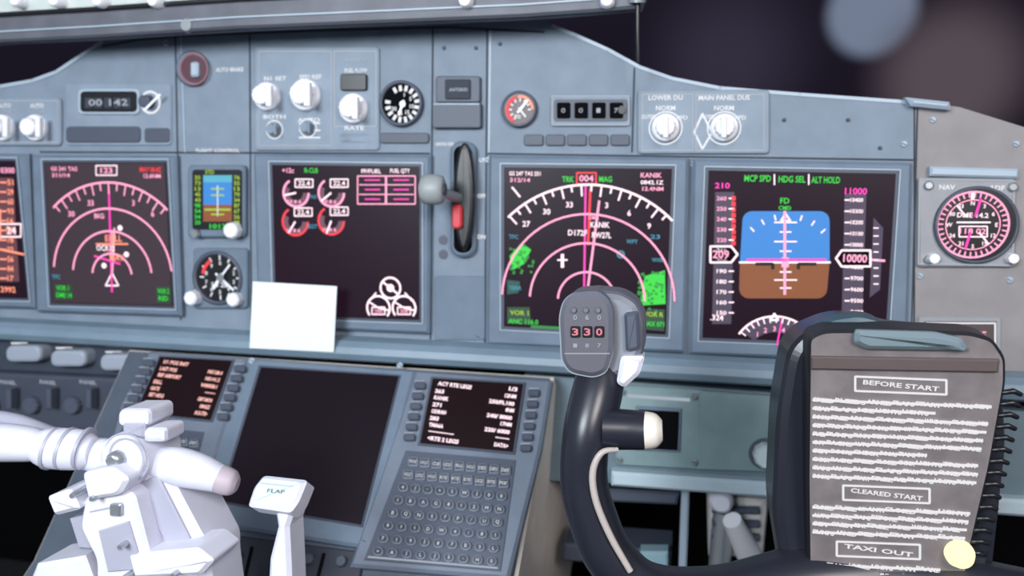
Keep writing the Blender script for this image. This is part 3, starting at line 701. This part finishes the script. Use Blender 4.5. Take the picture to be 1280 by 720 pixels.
m=bpy.data.materials.new('night_glass'); m.use_nodes=True; nt=m.node_tree; nt.nodes.clear()
o=nt.nodes.new('ShaderNodeOutputMaterial'); mx=nt.nodes.new('ShaderNodeMixShader'); tr=nt.nodes.new('ShaderNodeBsdfTransparent'); gl=nt.nodes.new('ShaderNodeBsdfGlossy')
tr.inputs[0].default_value=(.85,.85,.9,1); gl.inputs['Roughness'].default_value=0.25; mx.inputs[0].default_value=0.04
nt.links.new(tr.outputs[0],mx.inputs[1]); nt.links.new(gl.outputs[0],mx.inputs[2]); nt.links.new(mx.outputs[0],o.inputs[0])
g=Batch('window_1'); g.add([(-1.6,0.58,1.02),(1.6,0.58,1.02),(1.6,0.34,2.05),(-1.6,0.34,2.05)],[[0,1,2,3]],m); g.done()
def glare_disc(name,px,py,z,r,rgb,st,soft=.4):  # soft-edged emissive disc imitating a light reflected in the windshield
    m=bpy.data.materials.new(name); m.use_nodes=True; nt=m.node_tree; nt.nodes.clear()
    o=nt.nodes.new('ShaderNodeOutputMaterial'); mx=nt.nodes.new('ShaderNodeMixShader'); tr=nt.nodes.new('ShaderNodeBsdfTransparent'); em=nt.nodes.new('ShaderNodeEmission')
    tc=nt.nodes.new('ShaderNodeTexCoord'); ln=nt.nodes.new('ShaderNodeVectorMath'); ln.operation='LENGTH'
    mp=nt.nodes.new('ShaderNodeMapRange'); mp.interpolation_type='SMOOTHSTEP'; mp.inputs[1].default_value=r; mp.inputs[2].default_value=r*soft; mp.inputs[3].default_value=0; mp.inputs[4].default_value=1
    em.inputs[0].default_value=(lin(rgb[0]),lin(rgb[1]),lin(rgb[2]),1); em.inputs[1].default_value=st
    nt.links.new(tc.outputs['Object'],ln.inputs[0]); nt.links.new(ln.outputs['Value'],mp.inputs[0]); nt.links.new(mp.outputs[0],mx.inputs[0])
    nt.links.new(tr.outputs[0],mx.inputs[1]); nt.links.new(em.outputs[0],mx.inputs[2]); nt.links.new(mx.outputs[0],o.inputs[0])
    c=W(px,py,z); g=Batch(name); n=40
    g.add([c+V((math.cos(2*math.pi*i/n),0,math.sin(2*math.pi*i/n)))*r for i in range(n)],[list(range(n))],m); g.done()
glare_disc('window_glare',1090,16,4.0,0.26,(124,136,156),1.0,.6)  # added glow discs imitate blurred windshield reflections, no lamps stand outside
glare_disc('window_glare',1190,95,3.8,0.46,(98,86,92),0.9,.3)
glare_disc('window_glare',910,75,4.2,0.56,(60,54,70),0.9,.1)
# =====================================================================================
# LIGHTS
def area(name,loc,tgt,size,e,col):
    l=bpy.data.lights.new(name,'AREA'); l.shape='DISK'; l.size=size; l.energy=e; l.color=col
    ob=bpy.data.objects.new(name,l); ob.location=loc; d=V(tgt)-V(loc); ob.rotation_euler=d.to_track_quat('-Z','Y').to_euler()
    bpy.context.scene.collection.objects.link(ob)
area('dome_light',(-0.45,-1.6,1.9),(-0.2,0,1.0),0.7,41,(0.86,0.94,1.0))
area('dome_light',(0.75,-1.35,1.9),(0.4,0,1.0),0.5,18,(1.0,0.95,0.94))
w=bpy.data.worlds.new('night'); bpy.context.scene.world=w; w.use_nodes=True
w.node_tree.nodes['Background'].inputs[0].default_value=(0.012,0.009,0.018,1); w.node_tree.nodes['Background'].inputs[1].default_value=1
# CAMERA
cd=bpy.data.cameras.new('camera'); cam=bpy.data.objects.new('camera',cd); bpy.context.scene.collection.objects.link(cam)
X=c2w((1,0,0)); Y=-c2w((0,1,0)); Z=-c2w((0,0,1))
cam.matrix_world=Matrix(((X.x,Y.x,Z.x,CAM.x),(X.y,Y.y,Z.y,CAM.y),(X.z,Y.z,Z.z,CAM.z),(0,0,0,1)))
cd.sensor_width=36; cd.lens=F/1280*36; cd.clip_start=0.02
cd.dof.use_dof=True; cd.dof.focus_distance=0.55; cd.dof.aperture_fstop=6.2
bpy.context.scene.camera=cam
bpy.context.scene.view_settings.view_transform='Standard'
